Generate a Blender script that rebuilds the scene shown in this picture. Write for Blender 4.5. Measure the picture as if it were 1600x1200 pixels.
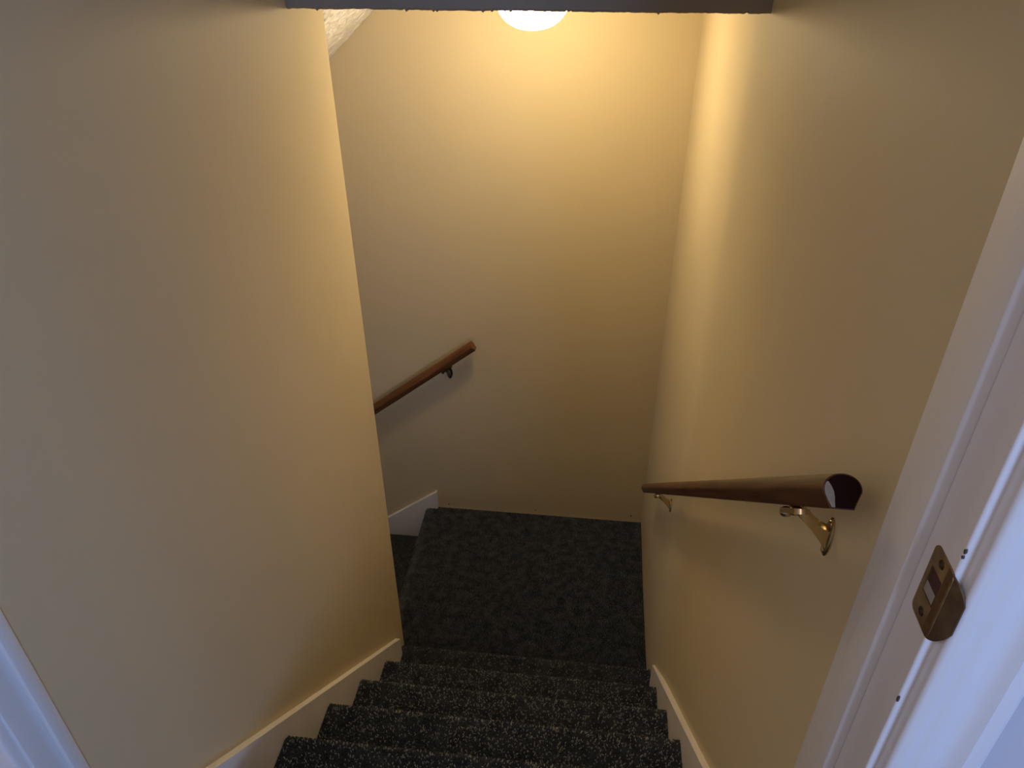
import bpy, bmesh, math, random
import numpy as np
from mathutils import Vector, Matrix
random.seed(7); rng = np.random.default_rng(7)
for o in list(bpy.data.objects): bpy.data.objects.remove(o, do_unlink=True)
S = bpy.context.scene
C = S.collection

# ---------------------------------------------------------------- camera
cam = bpy.data.cameras.new('camera'); co = bpy.data.objects.new('camera', cam); C.objects.link(co)
yw, pt, rl = math.radians(6.757), math.radians(-33.373), math.radians(-0.276)
F = Vector((-math.sin(yw)*math.cos(pt), math.cos(yw)*math.cos(pt), math.sin(pt)))
R = Vector((math.cos(yw), math.sin(yw), 0)); U = R.cross(F)
R2 = R*math.cos(rl) + U*math.sin(rl); U2 = -R*math.sin(rl) + U*math.cos(rl)
M = Matrix((R2, U2, -F)).transposed().to_4x4(); M.translation = (0.6048, 0, 2.4474)
co.matrix_world = M
cam.sensor_width = 36; cam.lens = 36*1175.6/1600; cam.clip_start = .02
S.camera = co
# ---------------------------------------------------------------- world, light, exposure
w = bpy.data.worlds.new('world'); S.world = w; w.use_nodes = True
w.node_tree.nodes['Background'].inputs[0].default_value = (.45, .6, 1, 1)
w.node_tree.nodes['Background'].inputs[1].default_value = .6
def area(name, loc, rot, sx, sy, power, col):
    l = bpy.data.lights.new(name, 'AREA'); l.shape = 'RECTANGLE'; l.size = sx; l.size_y = sy
    l.energy = power; l.color = col
    o = bpy.data.objects.new(name, l); C.objects.link(o); o.location = loc; o.rotation_euler = rot
    return o
DAY = (.37, .55, 1.0)
area('window_daylight', (2.76, -.37, 2.50), (0, math.radians(90), 0), 1.35, .60, 4, DAY)
area('rear_window_daylight', (1.50, -1.76, 2.2), (math.radians(90), 0, 0), .62, 1.1, 33, DAY)
area('hall_fill_light', (-.55, -.75, 3.50), (0, 0, 0), 1.1, 1.1, 12, (1.0, .80, .66))  # added fill, not a known lamp; lifts the right wall and jamb
area('basement_daylight', (-2.12, 2.16, -.60), (0, math.radians(-90), 0), 1.6, .7, 1.3, DAY)
LAMP_STRENGTH = 51.0
LAMP_COL = (1.0, .785, .46)
vs = S.view_settings
vs.view_transform = 'Standard'; vs.look = 'None'; vs.gamma = 1; vs.use_curve_mapping = False
vs.exposure = 0.0

# ---------------------------------------------------------------- dimensions
W = .893; YB = 2.606; YW = 1.72; Y1 = 1.680; T = .2037; RI = .19; ZF = 1.14
YL = .468; YD = .54; YR = .418; YH = 1.514; ZH = 2.2595; ZC = 3.54
TL = .235                        # tread of the lower flight
# ---------------------------------------------------------------- materials
def mat(name, col, rough=.6, metal=0, noise=0, nscale=8, bump=0, bscale=300, spec=.5, emit=None, detail=3, col2=None, bdist=.001):
    m = bpy.data.materials.new(name); m.use_nodes = True; nt = m.node_tree; b = nt.nodes['Principled BSDF']
    b.inputs['Base Color'].default_value = (*col, 1); b.inputs['Roughness'].default_value = rough
    b.inputs['Metallic'].default_value = metal; b.inputs['Specular IOR Level'].default_value = spec
    tc = nt.nodes.new('ShaderNodeTexCoord')
    if noise:
        n = nt.nodes.new('ShaderNodeTexNoise'); n.inputs['Scale'].default_value = nscale; n.inputs['Detail'].default_value = detail
        nt.links.new(tc.outputs['Object'], n.inputs['Vector'])
        mx = nt.nodes.new('ShaderNodeMix'); mx.data_type = 'RGBA'
        c2 = col2 or tuple(c*(1-noise) for c in col)
        mx.inputs[6].default_value = (*col, 1); mx.inputs[7].default_value = (*c2, 1)
        nt.links.new(n.outputs['Fac'], mx.inputs[0]); nt.links.new(mx.outputs[2], b.inputs['Base Color'])
    if bump:
        n2 = nt.nodes.new('ShaderNodeTexNoise'); n2.inputs['Scale'].default_value = bscale; n2.inputs['Detail'].default_value = 4
        nt.links.new(tc.outputs['Object'], n2.inputs['Vector'])
        bp = nt.nodes.new('ShaderNodeBump'); bp.inputs['Strength'].default_value = bump; bp.inputs['Distance'].default_value = bdist
        nt.links.new(n2.outputs['Fac'], bp.inputs['Height']); nt.links.new(bp.outputs[0], b.inputs['Normal'])
    if emit:
        b.inputs['Emission Color'].default_value = (*emit[0], 1); b.inputs['Emission Strength'].default_value = emit[1]
    return m
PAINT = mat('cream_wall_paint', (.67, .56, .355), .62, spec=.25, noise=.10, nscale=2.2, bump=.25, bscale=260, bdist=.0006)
HEADP = mat('cream_wall_paint_shaded', (.27, .235, .19), .6, noise=.12, nscale=3, bump=.25, bscale=200)  # wall paint darkened in colour to stand for shade on the backlit bulkhead
ROOMP = mat('grey_room_paint', (.62, .60, .62), .6, noise=.05, bump=.1)
TRIMW = mat('white_trim_paint', (.86, .84, .84), .35, noise=.06, nscale=6, bump=.1, bscale=90)
SKIRTW = mat('white_skirt_paint', (.86, .82, .79), .45, noise=.10, nscale=14, bump=.2, bscale=70)
CEILW = mat('white_textured_plaster', (.93, .91, .88), .8, noise=.12, nscale=30, bump=1, bscale=55, bdist=.006)
CAULK = mat('white_caulk', (.75, .68, .55), .6, noise=.2, nscale=60)
DARK = mat('dark_hole', (.01, .008, .006), .9)
CHIP = mat('bare_wood_chip', (.09, .06, .045), .8)
BRASS = mat('polished_brass', (.70, .56, .33), .26, 1, noise=.15, nscale=40)
DARKMETAL = mat('bronze_and_shaded_metal', (.10, .075, .05), .35, 1)  # bronze on the strike screws; on the back rail brackets the dark is painted shade
STEEL = mat('screw_metal', (.45, .38, .27), .3, 1)
STRIKE = mat('tarnished_brass', (.50, .35, .17), .42, .55, noise=.9, nscale=55, detail=2, col2=(.05, .022, .014))
STRIKED = mat('worn_dark_brass', (.075, .03, .018), .4, .5, noise=.7, nscale=90, col2=(.25, .15, .06))
ENDW = mat('dark_end_grain', (.020, .007, .006), .9, spec=.08, noise=.4, nscale=120)
WPAINT = mat('old_white_paint', (.33, .27, .20), .85, spec=.2, noise=.35, nscale=200)
GLOW = mat('lit_lamp_glass', (.9, .86, .78), .3, emit=(LAMP_COL, LAMP_STRENGTH))
PAN = mat('white_lamp_pan', (.8, .78, .72), .4)

def wood(name, c1, c2, rough=.32):
    m = bpy.data.materials.new(name); m.use_nodes = True; nt = m.node_tree; b = nt.nodes['Principled BSDF']
    tc = nt.nodes.new('ShaderNodeTexCoord'); mp = nt.nodes.new('ShaderNodeMapping')
    mp.inputs['Scale'].default_value = (160, 6, 160)
    n = nt.nodes.new('ShaderNodeTexNoise'); n.inputs['Scale'].default_value = 1; n.inputs['Detail'].default_value = 6
    nt.links.new(tc.outputs['Object'], mp.inputs[0]); nt.links.new(mp.outputs[0], n.inputs['Vector'])
    cr = nt.nodes.new('ShaderNodeValToRGB'); cr.color_ramp.elements[0].position = .35; cr.color_ramp.elements[1].position = .68
    cr.color_ramp.elements[0].color = (*c1, 1); cr.color_ramp.elements[1].color = (*c2, 1)
    nt.links.new(n.outputs['Fac'], cr.inputs[0]); nt.links.new(cr.outputs[0], b.inputs['Base Color'])
    b.inputs['Roughness'].default_value = rough
    bp = nt.nodes.new('ShaderNodeBump'); bp.inputs['Strength'].default_value = .15; bp.inputs['Distance'].default_value = .0005
    nt.links.new(n.outputs['Fac'], bp.inputs['Height']); nt.links.new(bp.outputs[0], b.inputs['Normal'])
    return m
WOOD = wood('brown_varnished_wood', (.055, .020, .008), (.145, .058, .022), .40)
WOODR = wood('red_brown_varnished_wood', (.10, .038, .013), (.21, .082, .028), .34)

def carpet(name, base, mott, fleck):
    """base cloth; pile tufts carry a point attribute 'fleck' (0 dark yarn .. 1 pale yarn)"""
    m = bpy.data.materials.new(name); m.use_nodes = True; nt = m.node_tree; b = nt.nodes['Principled BSDF']
    b.inputs['Roughness'].default_value = .95; b.inputs['Specular IOR Level'].default_value = .15
    at = nt.nodes.new('ShaderNodeAttribute'); at.attribute_name = 'fleck'
    tc = nt.nodes.new('ShaderNodeTexCoord'); n = nt.nodes.new('ShaderNodeTexNoise'); n.inputs['Scale'].default_value = 28; n.inputs['Detail'].default_value = 4
    nt.links.new(tc.outputs['Object'], n.inputs['Vector'])
    cr = nt.nodes.new('ShaderNodeValToRGB'); cr.color_ramp.elements[0].position = .38; cr.color_ramp.elements[1].position = .66
    cr.color_ramp.elements[0].color = (*base, 1); cr.color_ramp.elements[1].color = (*mott, 1)
    mx = nt.nodes.new('ShaderNodeMix'); mx.data_type = 'RGBA'; mx.inputs[7].default_value = (*fleck, 1)
    nt.links.new(n.outputs['Fac'], cr.inputs[0]); nt.links.new(cr.outputs[0], mx.inputs[6])
    nt.links.new(at.outputs['Fac'], mx.inputs[0]); nt.links.new(mx.outputs[2], b.inputs['Base Color'])
    return m
CARPL = carpet('charcoal_landing_carpet', (.034, .044, .060), (.082, .096, .120), (.32, .33, .34))
CARP = carpet('charcoal_flecked_carpet', (.024, .029, .037), (.050, .057, .068), (.46, .44, .40))

# ---------------------------------------------------------------- helpers
def prop(o, **k):
    for a, b in k.items():
        if b is not None: o[a] = b
    return o
def link(name, me, m, parent=None):
    o = bpy.data.objects.new(name, me); C.objects.link(o)
    if m is not None: me.materials.append(m)
    if parent is not None: o.parent = parent
    return o
def from_bm(name, bm, m, parent=None, smooth=False, origin=None):
    bmesh.ops.recalc_face_normals(bm, faces=bm.faces[:])
    me = bpy.data.meshes.new(name); bm.to_mesh(me); bm.free()
    if smooth:
        for p in me.polygons: p.use_smooth = True
        try: me.set_sharp_from_angle(angle=math.radians(40))
        except Exception: pass
    o = link(name, me, m, parent)
    return o
def struct(o): o['kind'] = 'structure'; return o
def empty(name, loc, label, cat, group=None):
    o = bpy.data.objects.new(name, None); C.objects.link(o); o.location = loc
    o['label'] = label; o['category'] = cat
    if group: o['group'] = group
    return o
def keep(o, parent):
    """parent keeping world coordinates of the mesh (geometry is written in world space)"""
    o.parent = parent; o.matrix_parent_inverse = Matrix.Translation(parent.location).inverted(); return o
def box(bm, a, b, bev=0, seg=2):
    g = bmesh.ops.create_cube(bm, size=1); vs_ = g['verts']
    a = Vector(a); b = Vector(b)
    for v in vs_: v.co = Vector(((a.x+b.x)/2 + v.co.x*(b.x-a.x), (a.y+b.y)/2 + v.co.y*(b.y-a.y), (a.z+b.z)/2 + v.co.z*(b.z-a.z)))
    if bev:
        es = list({e for v in vs_ for e in v.link_edges})
        bmesh.ops.bevel(bm, geom=es, offset=bev, segments=seg, profile=.5, affect='EDGES')
def boxo(name, a, b, m, bev=0, parent=None):
    bm = bmesh.new(); box(bm, a, b, bev); return from_bm(name, bm, m, parent, smooth=bev > 0)
def prism(bm, pts, axis, a, b, ndiv=1):
    """closed polygon pts (2D) extruded from a to b along axis; the two other axes in cyclic-free order"""
    def P(p, t): return {0: (t, p[0], p[1]), 1: (p[0], t, p[1]), 2: (p[0], p[1], t)}[axis]
    rings = [[bm.verts.new(P(p, a+(b-a)*i/ndiv)) for p in pts] for i in range(ndiv+1)]
    n = len(pts)
    for i in range(ndiv):
        for k in range(n): bm.faces.new((rings[i][k], rings[i][(k+1) % n], rings[i+1][(k+1) % n], rings[i+1][k]))
    bm.faces.new(rings[0]); bm.faces.new(rings[-1])
    return rings
def lathe(bm, prof, n=40, center=(0, 0, 0)):
    rings = []
    for r, z in prof:
        if r < 1e-6: rings.append([bm.verts.new((center[0], center[1], center[2]+z))])
        else: rings.append([bm.verts.new((center[0]+r*math.cos(2*math.pi*k/n), center[1]+r*math.sin(2*math.pi*k/n), center[2]+z)) for k in range(n)])
    for a, b in zip(rings, rings[1:]):
        for k in range(n):
            k2 = (k+1) % n
            if len(a) == 1: bm.faces.new((a[0], b[k2], b[k]))
            elif len(b) == 1: bm.faces.new((a[k], a[k2], b[0]))
            else: bm.faces.new((a[k], a[k2], b[k2], b[k]))

# ---------------------------------------------------------------- walls, ceilings, floors
# left wall mass between the two flights, soft plastered outer corner
bm = bmesh.new(); pr = [(-2.0, YL), (0, YL)]
rc = .006
pr += [(-rc+rc*math.cos(a), YW-rc+rc*math.sin(a)) for a in [math.pi/2*i/5 for i in range(6)]] + [(-2.0, YW)]
prism(bm, pr, 2, -1.6, ZC)
struct(from_bm('wall_left', bm, PAINT, smooth=True))

# right wall: one sheet with a shallow crease where the landing wall begins
def wall_x(y):
    def sm(t): t = max(0, min(1, t)); return t*t*(3-2*t)
    return W - .008*math.exp(-((y-1.60)/.11)**2) + .0015*math.sin(y*5.1) * sm((y-.6)/.4)*sm((2.6-y)/.3)
ys = [YD + (YB+.1-YD)*i/90 for i in range(91)]
bm = bmesh.new(); pr = [(wall_x(y), y) for y in ys] + [(W+.12, ys[-1]), (W+.12, YD)]
prism(bm, pr, 2, -1.6, ZC)
wr = struct(from_bm('wall_right', bm, PAINT, smooth=True))

# back wall, with nail holes and the pale line of old caulk along the carpet
wb = struct(boxo('wall_back', (-2.0, YB, -1.6), (W, YB+.1, ZC), PAINT))
for hx, hz in ((-.007, .017), (.403, .021), (.845, .03)):
    bm = bmesh.new(); n = 9
    r0 = .0035
    vs_ = [bm.verts.new((hx+r0*math.cos(2*math.pi*k/n)*random.uniform(.7, 1.2), YB-.0006, hz+r0*math.sin(2*math.pi*k/n)*random.uniform(.7, 1.2))) for k in range(n)]
    bm.faces.new(vs_); r_ = bmesh.ops.extrude_face_region(bm, geom=bm.faces[:])
    for v in r_['geom']:
        if isinstance(v, bmesh.types.BMVert): v.co.y += .002
    from_bm('nail_hole', bm, DARK, wb)
bm = bmesh.new(); n = 120
top = []; bot = []
for i in range(n+1):
    x = -.05 + (W+.045)*i/n
    h = .007 + .004*math.sin(i*.37)*math.sin(i*.11) + random.uniform(-.0015, .0015)
    top.append(bm.verts.new((x, YB-.0012, h))); bot.append(bm.verts.new((x, YB-.003, -.01)))
for i in range(n): bm.faces.new((bot[i], bot[i+1], top[i+1], top[i]))
from_bm('caulk_line', bm, PAINT, wb)

# wall above the landing opening (bulkhead) with a ragged plaster edge
bm = bmesh.new(); n = 260; rows = []
prof_z = [ZH]
edge = []
j = 0
for i in range(n+1):
    j = j*.8 + random.uniform(-.0005, .0005)
    e = ZH + j + (-.003 if random.random() < .03 else 0) + (.002 if random.random() < .03 else 0)
    edge.append(e)
for i in range(n+1):
    x = W*i/n; e = edge[i]
    rows.append([bm.verts.new(p) for p in ((x, YH, ZC), (x, YH, ZH+.03), (x, YH-.0005, e+.004), (x, YH+.004, e), (x, YH+.05, ZH+.002), (x, YH+.12, ZH+.003), (x, YH+.12, ZC))])
for i in range(n):
    a, b = rows[i], rows[i+1]
    for k in range(len(a)-1): bm.faces.new((a[k], a[k+1], b[k+1], b[k]))
    bm.faces.new((a[-1], a[0], b[0], b[-1]))
bm.faces.new(rows[0]); bm.faces.new(rows[-1])
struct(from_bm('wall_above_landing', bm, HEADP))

# landing ceiling, flat above the landing then sloping down over the lower flight: trowelled plaster
def ceil_z(x): return ZH if x > .005 else ZH - (.005-x)*.904
def ridged(x, y):
    s = 0
    for (ax, ay, ph, am) in CE: s += am*math.sin(ax*x+ay*y+ph)
    return s
CE = [(random.uniform(-90, 90), random.uniform(-160, 160), random.uniform(0, 6), .0005) for _ in range(16)]
from mathutils import noise as mn
bm = bmesh.new(); ny = 170
xs = [W, .45] + [.005 - .0045*i for i in range(112)]
xs += [xs[-1] - .1*i for i in range(1, 15)]
yy = [YH+.12 + (YB-YH-.12)*k/ny for k in range(ny+1)]
grid = []
for x in xs:
    rr_ = []
    for y in yy:
        d = 0
        if x < 0:
            v = mn.fractal(Vector((x*26, y*26 - x*18, 3.1)), .8, 2.1, 4)
            q_ = mn.noise(Vector((x*62 + y*24, y*95 - x*40, 9.7)))
            d = .0026*v - .0085*max(0, q_-.2)/.5
        rr_.append(bm.verts.new((x + d*.67, y, ceil_z(x) - d*.74)))
    grid.append(rr_)
for i in range(len(xs)-1):
    for k in range(ny): bm.faces.new((grid[i][k], grid[i][k+1], grid[i+1][k+1], grid[i+1][k]))
cl = struct(from_bm('ceiling', bm, CEILW, smooth=True))
so = cl.modifiers.new('thick', 'SOLIDIFY'); so.thickness = .03; so.offset = 1
struct(boxo('ceiling_upper', (0, YD-.12, ZC), (W, YH+.12, ZC+.05), CEILW))

# lower end of the stairwell
bm = bmesh.new(); box(bm, (-2.1, YW-.1, .42), (-2.0, YB+.1, 1.2)); box(bm, (-2.1, YW-.1, -1.6), (-2.0, YW+.06, .42)); box(bm, (-2.1, YB-.06, -1.6), (-2.0, YB+.1, .42))
struct(from_bm('wall_lower', bm, PAINT))
struct(boxo('floor_lower', (-2.1, YW, -1.62), (-1.28, YB, -1.52), CARP))

# room side: wall around the door opening
bm = bmesh.new()
box(bm, (-1.5, YR, ZF-.1), (-.018, YL, ZC)); box(bm, (W+.012, YR, ZF-.1), (2.6, YD, ZC)); box(bm, (.0, YR, ZF+2.05), (W+.012, YD, ZC))
struct(from_bm('wall_front', bm, ROOMP))
struct(boxo('floor_hall', (-1.5, -1.6, ZF-.1), (2.7, YR+.01, ZF), CARP))
struct(boxo('ceiling_hall', (-1.5, -1.6, ZC), (2.7, YD, ZC+.05), CEILW))
struct(boxo('wall_hall_left', (-1.6, -1.6, ZF-.1), (-1.5, YD, ZC), ROOMP))
bm = bmesh.new(); v0, v1, u0, u1 = 1.19, 1.81, 1.65, 2.75
box(bm, (-1.6, -1.7, ZF-.1), (v0, -1.6, ZC)); box(bm, (v1, -1.7, ZF-.1), (2.7, -1.6, ZC)); box(bm, (v0, -1.7, ZF-.1), (v1, -1.6, u0)); box(bm, (v0, -1.7, u1), (v1, -1.6, ZC))
struct(from_bm('wall_hall_rear', bm, ROOMP))
bm = bmesh.new()
for a, b in (((v0-.06, -1.6, u0-.06), (v0, -1.585, u1+.06)), ((v1, -1.6, u0-.06), (v1+.06, -1.585, u1+.06)), ((v0, -1.6, u0-.06), (v1, -1.585, u0)), ((v0, -1.6, u1), (v1, -1.585, u1+.06)), ((v0, -1.66, 2.18), (v1, -1.63, 2.22))):
    box(bm, a, b)
struct(from_bm('window_2', bm, TRIMW))
bm = bmesh.new()
w0, w1, z0, z1 = -.69, -.05, 1.80, 3.2
box(bm, (2.6, -1.6, ZF-.1), (2.7, w0, ZC)); box(bm, (2.6, w1, ZF-.1), (2.7, YD, ZC))
box(bm, (2.6, w0, ZF-.1), (2.7, w1, z0)); box(bm, (2.6, w0, z1), (2.7, w1, ZC))
struct(from_bm('wall_hall_right', bm, ROOMP))
bm = bmesh.new()
for a, b in (((2.585, w0-.06, z0-.06), (2.6, w0, z1+.06)), ((2.585, w1, z0-.06), (2.6, w1+.06, z1+.06)), ((2.585, w0, z0-.06), (2.6, w1, z0)), ((2.585, w0, z1), (2.6, w1, z1+.06)), ((2.63, w0, 2.48), (2.66, w1, 2.52))):
    box(bm, a, b)
struct(from_bm('window_1', bm, TRIMW))

# ---------------------------------------------------------------- carpet profiles
def nosing_profile(y_back, y_nose, z, drop, r=.016, over=.018):
    """(y,z) points from the riser behind the tread, over the rounded nosing and down the riser below"""
    p = [(y_back, z), (y_nose-r, z)]
    for i in range(1, 9):
        a = math.pi/2 - math.pi*.92*i/8
        p.append((y_nose-r+r*math.cos(a), z-r+r*math.sin(a)))
    p.append((y_nose-over, z-2*r-.012)); p.append((y_nose-over, z-drop))
    return p
def pile(name, parent, path, x0, x1, axis='x', pitch=.0044, length=None, h=.0042, frac=.17, seed=1, soft=0, r=.0019, m=None):
    """stuff: short yarn tufts standing on a path swept sideways. axis 'x': path in (y,z), swept in x; 'y': path in (x,z), swept in y"""
    g = np.random.default_rng(seed)
    P = np.array(path, float); seg = np.diff(P, axis=0); L = np.hypot(seg[:, 0], seg[:, 1]); cum = np.r_[0, np.cumsum(L)]
    tot = min(cum[-1], length or 1e9)
    s = np.arange(pitch/2, tot, pitch*.87); t = np.arange(x0+pitch/2, x1-pitch*.3, pitch)
    Sg, Tg = np.meshgrid(s, t, indexing='ij')
    Tg = Tg + (np.arange(len(s)) % 2)[:, None]*pitch/2
    Sg = Sg + g.normal(0, pitch*.12, Sg.shape); Tg = Tg + g.normal(0, pitch*.12, Tg.shape)
    Sg = np.clip(Sg, 0, tot-1e-5).ravel(); Tg = np.clip(Tg, x0+.002, x1-.002).ravel()
    k = np.clip(np.searchsorted(cum, Sg, side='right')-1, 0, len(L)-1)
    a = P[k] + seg[k]*((Sg-cum[k])/L[k])[:, None]
    tn = seg[k]/L[k][:, None]; nr = np.stack([-tn[:, 1], tn[:, 0]], 1)
    # keep the outward normal (upwards on the tread)
    if nr[0, 1] < 0: nr = -nr
    n = len(a)
    def w3(q, tt): return np.stack([tt, q[:, 0], q[:, 1]], 1) if axis == 'x' else np.stack([q[:, 0], tt, q[:, 1]], 1)
    base = w3(a, Tg); N = w3(nr, np.zeros(n)); A = w3(tn, np.zeros(n)); B = np.zeros((n, 3)); B[:, 0 if axis == 'x' else 1] = 1
    hh = h*g.uniform(.75, 1.2, n); lean = g.normal(0, .0011, (n, 2))
    V = np.empty((n, 8, 3)); u = g.uniform(0, 1, n); r = np.where(u < frac, r*.78, r*1.1)[:, None] if soft < .5 else np.full((n, 1), r)
    ang = g.uniform(0, .6, n)
    for i in range(4):
        an = ang + i*math.pi/2
        off = A*np.cos(an)[:, None]*r + B*np.sin(an)[:, None]*r
        V[:, i] = base + off - N*.0005
        V[:, i+4] = base + off*.62 + N*hh[:, None] + A*lean[:, :1] + B*lean[:, 1:]
    V = V.reshape(-1, 3)
    f = np.array([[0, 1, 5, 4], [1, 2, 6, 5], [2, 3, 7, 6], [3, 0, 4, 7], [4, 5, 6, 7]])
    Fc = (f[None] + (np.arange(n)*8)[:, None, None]).reshape(-1, 4)
    me = bpy.data.meshes.new(name); me.vertices.add(len(V)); me.vertices.foreach_set('co', V.ravel())
    me.loops.add(Fc.size); me.loops.foreach_set('vertex_index', Fc.ravel().astype(np.int32))
    me.polygons.add(len(Fc)); me.polygons.foreach_set('loop_start', np.arange(0, Fc.size, 4, dtype=np.int32))
    me.update(calc_edges=True); me.validate()
    fl = np.where(u < frac, g.uniform(.45, 1, n), g.uniform(0, .05, n))*(1-soft) + (g.uniform(0, .10, n) if soft > .5 else 0)
    at = me.attributes.new('fleck', 'FLOAT', 'POINT'); at.data.foreach_set('value', np.repeat(fl, 8).astype(np.float32))
    o = link(name, me, m or CARP, parent); o['kind'] = 'stuff'
    return o

# landing
fl = struct(boxo('floor', (-.08, Y1-.03, -.12), (W, YB, -.0045), CARP))
lp = [(W-.001, -.0045)] + [(p[0], p[1]-.0045) for p in [(-.095, 0)]]
r = .018
for i in range(1, 9):
    a = math.pi/2 + math.pi*.92*i/8
    lp.append((-.095+r*math.cos(a), -.0045-r+r*math.sin(a)))
lp += [(-.088, -.055), (-.088, -.185)]
bm = bmesh.new(); prism(bm, lp + [(W-.001, -.10)], 1, YW+.001, YB-.001)
from_bm('landing_carpet', bm, CARPL, fl)
bm = bmesh.new(); prism(bm, [(.001, -.0045), (W-.001, -.0045), (W-.001, -.1), (.001, -.1)], 1, Y1-.03, YW+.002)
from_bm('landing_carpet', bm, CARPL, fl)
pile('carpet_pile', fl, lp[:-1] + [(-.088, -.10)], YW+.002, YB-.004, axis='y', frac=.30, seed=3, m=CARPL, soft=.80, pitch=.0048)
pile('carpet_pile', fl, [(W-.003, -.0045), (.002, -.0045)], Y1-.02, YW, axis='y', frac=.30, seed=4, m=CARPL, soft=.80, pitch=.0048)

# upper flight
st = empty('upper_staircase', (W/2, Y1, 0), 'straight flight of charcoal flecked carpeted steps leading down to the landing', 'stairs')
for k in range(1, 7):
    yn = Y1-(k-1)*T; z = k*RI - .0045
    yb = yn - T - .02 if k < 6 else YD+.004
    x0, x1 = (.0165, W-.0165) if k > 1 else (.005, W-.009)
    p = nosing_profile(yb, yn, z, RI-.004)
    bm = bmesh.new(); prism(bm, p + [(yb, z-RI+.004)], 0, x0, x1)
    stp = keep(from_bm('step', bm, CARP), st)
    keep(stp, st)
    L = 0
    o = pile('carpet_pile', stp, p, x0, x1, seed=10+k, length=(yn-yb)+.10, frac=.22 if k > 1 else .14, soft=.0 if k > 2 else (.18 if k == 2 else .42))

# lower flight, going down to the left
ls = empty('lower_staircase', (-.1, (YW+YB)/2, -.2), 'dark carpeted steps turning down to the left behind the left wall', 'stairs')
for k in range(1, 7):
    xn = -.113-(k)*TL; z = -k*RI-.0045
    p0 = nosing_profile(0, TL+.03, z, RI-.004)
    p = [(-.09-(k-1)*TL - q[0], q[1]) for q in p0]
    bm = bmesh.new(); prism(bm, p + [(p[0][0], z-RI+.004)], 1, YW+.002, YB-.017)
    stp = keep(from_bm('step', bm, CARP), ls)
    if k <= 2: pile('carpet_pile', stp, p, YW+.003, YB-.018, axis='y', seed=30+k, frac=.1, soft=.75, length=TL+.1)

# ---------------------------------------------------------------- skirt boards
def skirt(name, xa, xb, y_end, hk):
    sl = RI/T
    def zt(y): return RI + hk + (Y1-y)*sl
    bm = bmesh.new()
    ya = YD+.002
    pts = [(ya, zt(ya)-.30), (ya, zt(ya))]
    n = 40
    for i in range(1, n): 
        y = ya+(y_end-ya)*i/n; pts.append((y, zt(y)+random.uniform(-.0006, .0006)))
    pts += [(y_end, zt(y_end)), (y_end, .12)]
    prism(bm, pts, 0, xa, xb)
    return struct(from_bm(name, bm, SKIRTW))
skirt('baseboard_left', .0, .0155, 1.640, .0435)
skirt('baseboard_right', W-.0155, W+.004, 1.612, .0435)
sl = .757
bm = bmesh.new(); pts = [(-.058, .100), (-.058, -.12), (-.35, -.38), (-1.5, -1.25), (-1.5, .100-1.442*sl)]
prism(bm, pts, 1, YB-.0155, YB)
struct(from_bm('baseboard_back', bm, SKIRTW))
bm = bmesh.new(); prism(bm, [(x+.0, z) for x, z in pts], 1, YW, YW+.0155)
struct(from_bm('baseboard_front', bm, SKIRTW))

# ---------------------------------------------------------------- door frame
dr = bpy.data.objects.new('door_1', None); C.objects.link(dr); dr['kind'] = 'structure'
JX = .881; JL = -.002; DT = ZF+2.03
def chipped_jamb(name, xa, xb, face):
    bm = bmesh.new(); box(bm, (xa, YR, ZF), (xb, YD, DT+.012), .0022, 3); return from_bm(name, bm, TRIMW, dr, smooth=True)
chipped_jamb('jamb', JX, W+.012, -1); boxo('jamb', (-.018, YR, ZF), (-.006, .4675, DT+.012), TRIMW, .0022, dr)
boxo('jamb_head', (JL, YR, DT), (JX, YD, DT+.019), TRIMW, .002, dr)
def stop(name, xa, xb):
    bm = bmesh.new(); box(bm, (xa, .463, ZF), (xb, .502, DT), .003, 3); return from_bm(name, bm, TRIMW, dr, smooth=True)
stop('door_stop', JX-.0105, JX+.001); boxo('door_stop', (-.008, .450, ZF), (.0035, .4690, DT), TRIMW, .0035, dr)
boxo('door_stop', (JL, .463, DT-.0105), (JX, .502, DT+.001), TRIMW, .002, dr)
boxo('threshold', (.004, YR+.005, ZF-.09), (JX, YD+.004, ZF+.004), CARP, .004, dr)
# casing profile: distance from the inner edge, thickness proud of the wall
CP = [(0, 0), (0, .010), (.0015, .0125), (.004, .0138), (.0135, .0142), (.0155, .0112), (.0175, .0110), (.021, .0128),
      (.030, .0128), (.036, .0118), (.043, .0112), (.048, .0125), (.052, .0160), (.0555, .0185), (.0575, .0168), (.0595, .0172), (.066, .0182), (.070, .0175), (.0725, .015), (.0725, 0)]
def casing(name, xin, sgn):
    bm = bmesh.new(); prism(bm, [(xin+sgn*d, YR-t) for d, t in CP], 2, ZF, DT+.08)
    return from_bm(name, bm, TRIMW, dr, smooth=True)
casing('casing', .889, 1); casing('casing', -.010, -1)
bm = bmesh.new(); prism(bm, [(YR-t, DT+.008+d) for d, t in CP], 0, -.08, .96); from_bm('casing', bm, TRIMW, dr, smooth=True)
# chips in the paint on the jamb edge
for (y, z, s) in ((.4170, 1.8765, .0042), (.4170, 2.050, .0028), (.4172, 2.044, .0018)):
    bm = bmesh.new(); n = 9
    q = [bm.verts.new((JX-.0003, y+.0024*(.5+.5*math.cos(2*math.pi*k/n))*random.uniform(.6, 1.1), z+s*math.sin(2*math.pi*k/n)*random.uniform(.6, 1.2))) for k in range(n)]
    bm.faces.new(q); r_ = bmesh.ops.extrude_face_region(bm, geom=bm.faces[:])
    for v in r_['geom']:
        if isinstance(v, bmesh.types.BMVert): v.co.x += .0015
    from_bm('paint_chip', bm, CHIP, dr)
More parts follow.
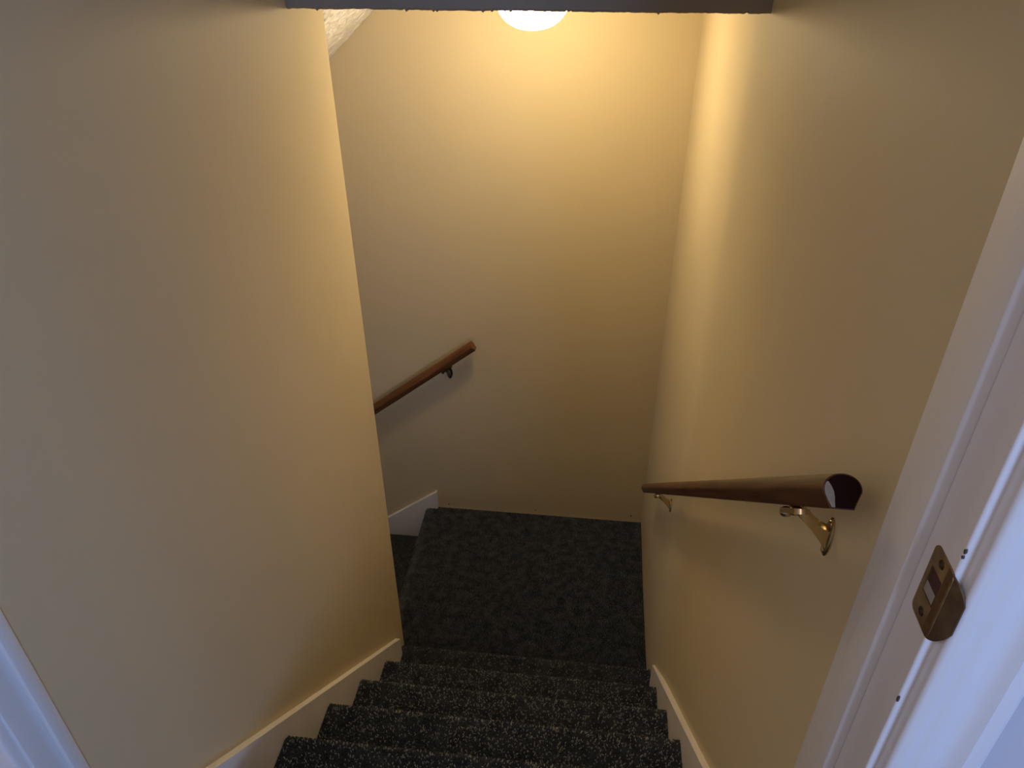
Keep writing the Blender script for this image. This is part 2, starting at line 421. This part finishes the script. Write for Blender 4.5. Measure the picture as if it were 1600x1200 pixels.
# strike plate: flat leaf with a rectangular latch hole, curved lip over the jamb edge
def strike():
    y0, y1, za, zb = .4185, .450, 1.9565, 2.0275   # leaf
    hy0, hy1, hz0, hz1 = .4245, .4445, 1.981, 2.0085
    bm = bmesh.new(); X = JX-.0014; th = .0015
    def rrect(ya, yb_, z_a, z_b, r, n=5):
        pts = []
        for (cy, cz, a0) in ((yb_-r, z_b-r, 0), (ya+r, z_b-r, 90), (ya+r, z_a+r, 180), (yb_-r, z_a+r, 270)):
            for i in range(n+1):
                a = math.radians(a0+90*i/n); pts.append((cy+r*math.cos(a), cz+r*math.sin(a)))
        return pts
    out = rrect(y0-.004, y1, za, zb, .006); inn = rrect(hy0, hy1, hz0, hz1, .0012)
    vo = [bm.verts.new((X, y, z)) for y, z in out]; vi = [bm.verts.new((X, y, z)) for y, z in inn]
    n = len(vo)
    for k in range(n): bm.faces.new((vo[k], vo[(k+1) % n], vi[(k+1) % n], vi[k]))
    r_ = bmesh.ops.extrude_face_region(bm, geom=bm.faces[:])
    for v in r_['geom']:
        if isinstance(v, bmesh.types.BMVert): v.co.x += th
    leaf = from_bm('strike_plate', bm, STRIKE, dr)
    # lip
    bm = bmesh.new(); rows = []
    for i in range(19):
        t = i/18; y = .424 - .0205*t; x = X-.0002 + .0105*max(0, t-.25)**2*1.5
        half = .0352*math.sqrt(1-(t/1.07)**3.2)
        row = []
        for k in range(17):
            u = -1+2*k/16; row.append(bm.verts.new((x, y, 1.992+half*u)))
        rows.append(row)
    for a, b in zip(rows, rows[1:]):
        for k in range(16):
            zc_ = (a[k].co.z+a[k+1].co.z)/2; 
            bm.faces.new((a[k], a[k+1], b[k+1], b[k]))
    r_ = bmesh.ops.extrude_face_region(bm, geom=bm.faces[:])
    for v in r_['geom']:
        if isinstance(v, bmesh.types.BMVert): v.co.x += .0012; v.co.y += .0004
    from_bm('lip', bm, STRIKED, leaf, smooth=True)
    boxo('latch_pocket', (JX-.0003, hy0-.001, hz0-.001), (JX+.0002, hy1+.001, hz1+.001), mat('pocket_wood', (.07, .025, .018), .8), 0, leaf)
    boxo('pocket_lower_patch', (JX-.0006, hy0+.003, hz0+.001), (JX-.0002, hy1+.001, hz0+.011), mat('pocket_pale', (.40, .37, .36), .5, .2), 0, leaf)  # flat paler patch across the lower part of the latch hole
    for z in (2.0195, 1.967):
        bm = bmesh.new(); n = 20; rings = []
        for (rr_, dx) in ((.0042, 0), (.0036, -.0006), (.0012, -.0004), (.0010, .0006)):
            rings.append([bm.verts.new((X+dx, .4342+rr_*math.cos(2*math.pi*k/n), z+rr_*math.sin(2*math.pi*k/n))) for k in range(n)])
        for a, b in zip(rings, rings[1:]):
            for k in range(n): bm.faces.new((a[k], a[(k+1) % n], b[(k+1) % n], b[k]))
        bm.faces.new(rings[-1]); from_bm('screw', bm, DARKMETAL, leaf)
strike()

# ---------------------------------------------------------------- handrails
def loaf(w, w2, h, n=20):
    """bread-loaf section (u sideways, v up): round top, sides tapering to a narrow flat foot"""
    pts = [(-w2, -h), (w2, -h), (w2+.35*(w-w2), -h*.62), (w2+.75*(w-w2), -h*.22)]
    for i in range(n+1):
        a = -.10 + (math.pi+.20)*i/n
        pts.append((w*math.cos(a), h*.10 + (h*.90)*math.sin(a) if math.sin(a) > 0 else h*.10+h*.9*math.sin(a)))
    pts += [(-(w2+.75*(w-w2)), -h*.22), (-(w2+.35*(w-w2)), -h*.62)]
    return pts
def sweep(name, sect, P0, axis, side, up, L, m, mend, parent, n=14):
    bm = bmesh.new(); rings = []
    st_ = [(0, .93), (.0012, 1)] + [(L*i/n, 1) for i in range(1, n)] + [(L-.0012, 1), (L, .93)]
    for s, k in st_:
        rings.append([bm.verts.new(P0+axis*s+side*(u*k)+up*(v*k)) for u, v in sect])
    q = len(sect)
    for a, b in zip(rings, rings[1:]):
        for k in range(q): bm.faces.new((a[k], a[(k+1) % q], b[(k+1) % q], b[k]))
    f1 = bm.faces.new(rings[0]); f2 = bm.faces.new(rings[-1]); f1.material_index = 1; f2.material_index = 1
    o = from_bm(name, bm, m, None, smooth=True); o.data.materials.append(mend)
    # put the object's own Y along the rail so that the grain runs with it
    Mx = Matrix((side, axis, up)).transposed().to_4x4(); Mx.translation = P0
    o.data.transform(Mx.inverted()); o.matrix_world = Mx
    o.parent = parent; o.matrix_parent_inverse = Matrix.Translation(parent.location).inverted()
    return o
def bracket(parent, wallp, railp, out, along, railaxis, m, ms, saddle=.030):
    """wallp: centre of plate on the wall; out: unit vector from wall to the room; railp: point under the rail"""
    wallp = Vector(wallp); railp = Vector(railp); out = Vector(out); along = Vector(along); up = Vector((0, 0, 1))
    br = bpy.data.objects.new('bracket', None)
    # rose: oblong domed wall plate (outline in along/up)
    bm = bmesh.new(); n = 28; rings = []
    for (k, d) in ((1.0, 0), (1.0, .002), (.86, .0036), (.45, .0048), (.1, .005)):
        rings.append([bm.verts.new(wallp + along*(.0115*k*math.cos(2*math.pi*i/n)*(1+.1*math.cos(4*math.pi*i/n))) + up*(.029*k*math.sin(2*math.pi*i/n)) + out*d) for i in range(n)])
    for a, b in zip(rings, rings[1:]):
        for i in range(n): bm.faces.new((a[i], a[(i+1) % n], b[(i+1) % n], b[i]))
    bm.faces.new(rings[-1]); bm.faces.new(rings[0])
    plate = keep(from_bm('bracket', bm, m, smooth=True), parent)
    # arm: flat web in the plane out/up
    d = (railp-wallp).dot(out); hz = railp.z-wallp.z
    w2 = [(0, -.020), (0, .016), (.005, .012), (d*.26, .016), (d*.42, .024), (d*.65, hz*.66), (d-.003, hz-.002), (d+.007, hz-.002), (d+.007, hz-.009), (d-.001, hz-.016), (d*.5, hz*.28)]
    bm = bmesh.new(); sides = []
    for k, yo in ((0, -.0065), (1, .0065)):
        sides.append([bm.verts.new(wallp + out*a + up*b + along*yo*(1.0 if a > .004 else 1.3)) for a, b in w2])
    q = len(w2)
    for i in range(q): bm.faces.new((sides[0][i], sides[0][(i+1) % q], sides[1][(i+1) % q], sides[1][i]))
    bm.faces.new(sides[0]); bm.faces.new(sides[1][::-1])
    es = [e for e in bm.edges]
    bmesh.ops.bevel(bm, geom=es, offset=.0012, segments=2, profile=.5, affect='EDGES')
    keepc(from_bm('arm', bm, m, smooth=True), plate)
    # saddle strap under the rail with rounded ends, and its screws
    ra = Vector(railaxis); nn = ra.cross(out).normalized()
    if nn.z > 0: nn = -nn
    bm = bmesh.new(); n = 10; pts = []
    u0, u1 = (-.010, .046) if saddle > .025 else (-saddle, saddle*.6)
    for sgn, uc in ((1, u1), (-1, u0)):
        for i in range(n+1):
            a = -math.pi/2 + math.pi*i/n
            pts.append((uc + sgn*.008*math.cos(a), sgn*.0085*math.sin(a)))
    lo = []
    for dz in (-.0004, .0055):
        lo.append([bm.verts.new(railp + ra*u + out*v + nn*dz) for u, v in pts])
    q = len(pts)
    for i in range(q): bm.faces.new((lo[0][i], lo[0][(i+1) % q], lo[1][(i+1) % q], lo[1][i]))
    bm.faces.new(lo[0]); bm.faces.new(lo[1][::-1])
    keepc(from_bm('saddle', bm, m, smooth=True), plate)
    for s, rad in ((u1+.008, .0078), ((u0+u1)/2, .0045)):
        bm = bmesh.new(); bmesh.ops.create_uvsphere(bm, u_segments=16, v_segments=8, radius=rad)
        for v in bm.verts:
            c = v.co.copy(); v.co = railp + nn*.0045 + ra*(s+c.x*.75) + out*c.y + nn*(c.z*.85)
        keepc(from_bm('screw', bm, ms, smooth=True), plate)
    for s in (.020, -.020):
        bm = bmesh.new(); bmesh.ops.create_uvsphere(bm, u_segments=14, v_segments=8, radius=.0048)
        for v in bm.verts:
            c = v.co.copy(); v.co = wallp + up*(s+c.x) + along*c.y + out*(.0032+c.z*.5)
        keepc(from_bm('screw', bm, ms, smooth=True), plate)
    return plate
def keepc(o, parent):
    # parent sits at its thing's origin offset: geometry stays in world space
    o.parent = parent; o.matrix_parent_inverse = Matrix.Identity(4); return o

th = math.radians(41.0)
ax = Vector((0, math.cos(th), -math.sin(th))); upv = Vector((0, math.sin(th), math.cos(th))); sd = Vector((1, 0, 0))
RC = Vector((.8455, .556, 1.982)); RL = 2.09; w_, w2_, h_ = .018, .0108, .0166
hr = empty('handrail', (W, .66, 1.826), 'brown wooden handrail on brass brackets along the right wall, white smear on its end', 'handrail')
rail = sweep('rail', loaf(w_, w2_, h_), RC, ax, sd, upv, RL, WOOD, ENDW, hr)
# smear of old white paint on the left of the cut end
bm = bmesh.new()
sec = loaf(w_, w2_, h_)
left = [(-.0172, .0045), (-.0174, .0010), (-.0165, -.0035), (-.0145, -.0080), (-.0122, -.0122), (-.0104, -.0160)]
inner = [(-.0070, -.0160), (-.0074, -.0110), (-.0075, -.0060), (-.0086, .0), (-.0108, .0048), (-.0140, .0092), (-.0158, .0085)]
q = [bm.verts.new((u*.94, -.0004, v*.94)) for u, v in left+inner]
bm.faces.new(q); r_ = bmesh.ops.extrude_face_region(bm, geom=bm.faces[:])
for v in r_['geom']:
    if isinstance(v, bmesh.types.BMVert): v.co.y += .0006
sm = from_bm('paint_smear', bm, WPAINT); sm.parent = rail; prop(sm, label='smear of old white paint')
def under(y, z_off=0):
    s = (y-RC.y)/math.cos(th); return RC + ax*s - upv*(h_+.0034)
for yb_, zdrop in ((.664, .054), (1.812, .054)):
    u = under(yb_-.004); bracket(hr, (wall_x(yb_)+.0005, yb_, u.z-zdrop), u, (-1, 0, 0), (0, 1, 0), ax, BRASS, BRASS)

th2 = math.radians(38.0)
ax2 = Vector((-math.cos(th2), 0, -math.sin(th2))); up2 = Vector((-math.sin(th2), 0, math.cos(th2))); sd2 = Vector((0, 1, 0))
R0 = Vector((.146, YB-.052, .926)); RL2 = 1.75
hr2 = empty('handrail', (.01, YB, .80), 'reddish brown wooden handrail on the back wall slanting down to the left', 'handrail')
sweep('rail', loaf(.0205, .012, .0200), R0, ax2, sd2, up2, RL2, WOODR, WOODR, hr2)
for s in (.165, 1.45):
    u = R0 + ax2*s - up2*.0234
    bracket(hr2, (u.x+.004, YB-.0005, u.z-.048), u, (0, -1, 0), (1, 0, 0), ax2, DARKMETAL, DARKMETAL, saddle=.022)  # bracket metal coloured dark to stand for shade

# ---------------------------------------------------------------- ceiling lamp above the landing
LX, LY = .410, 2.13
lm = empty('ceiling_lamp', (LX, LY, ZH), 'round white glass dome lamp glowing on the ceiling above the landing', 'lamp')
bm = bmesh.new(); lathe(bm, [(0, 0), (.091, 0), (.093, -.004), (.093, -.022), (.088, -.024), (0, -.020)], 48)
from_bm('lamp_pan', bm, PAN, lm, smooth=True)
bm = bmesh.new(); pr = [(.086, -.022)]
for i in range(0, 15):
    a = math.pi/2*i/14
    pr.append((.098*math.cos(a)**.85 if i < 14 else 0, -.034 - .085*math.sin(a)))
lathe(bm, pr, 56)
from_bm('glass_dome', bm, GLOW, lm, smooth=True)
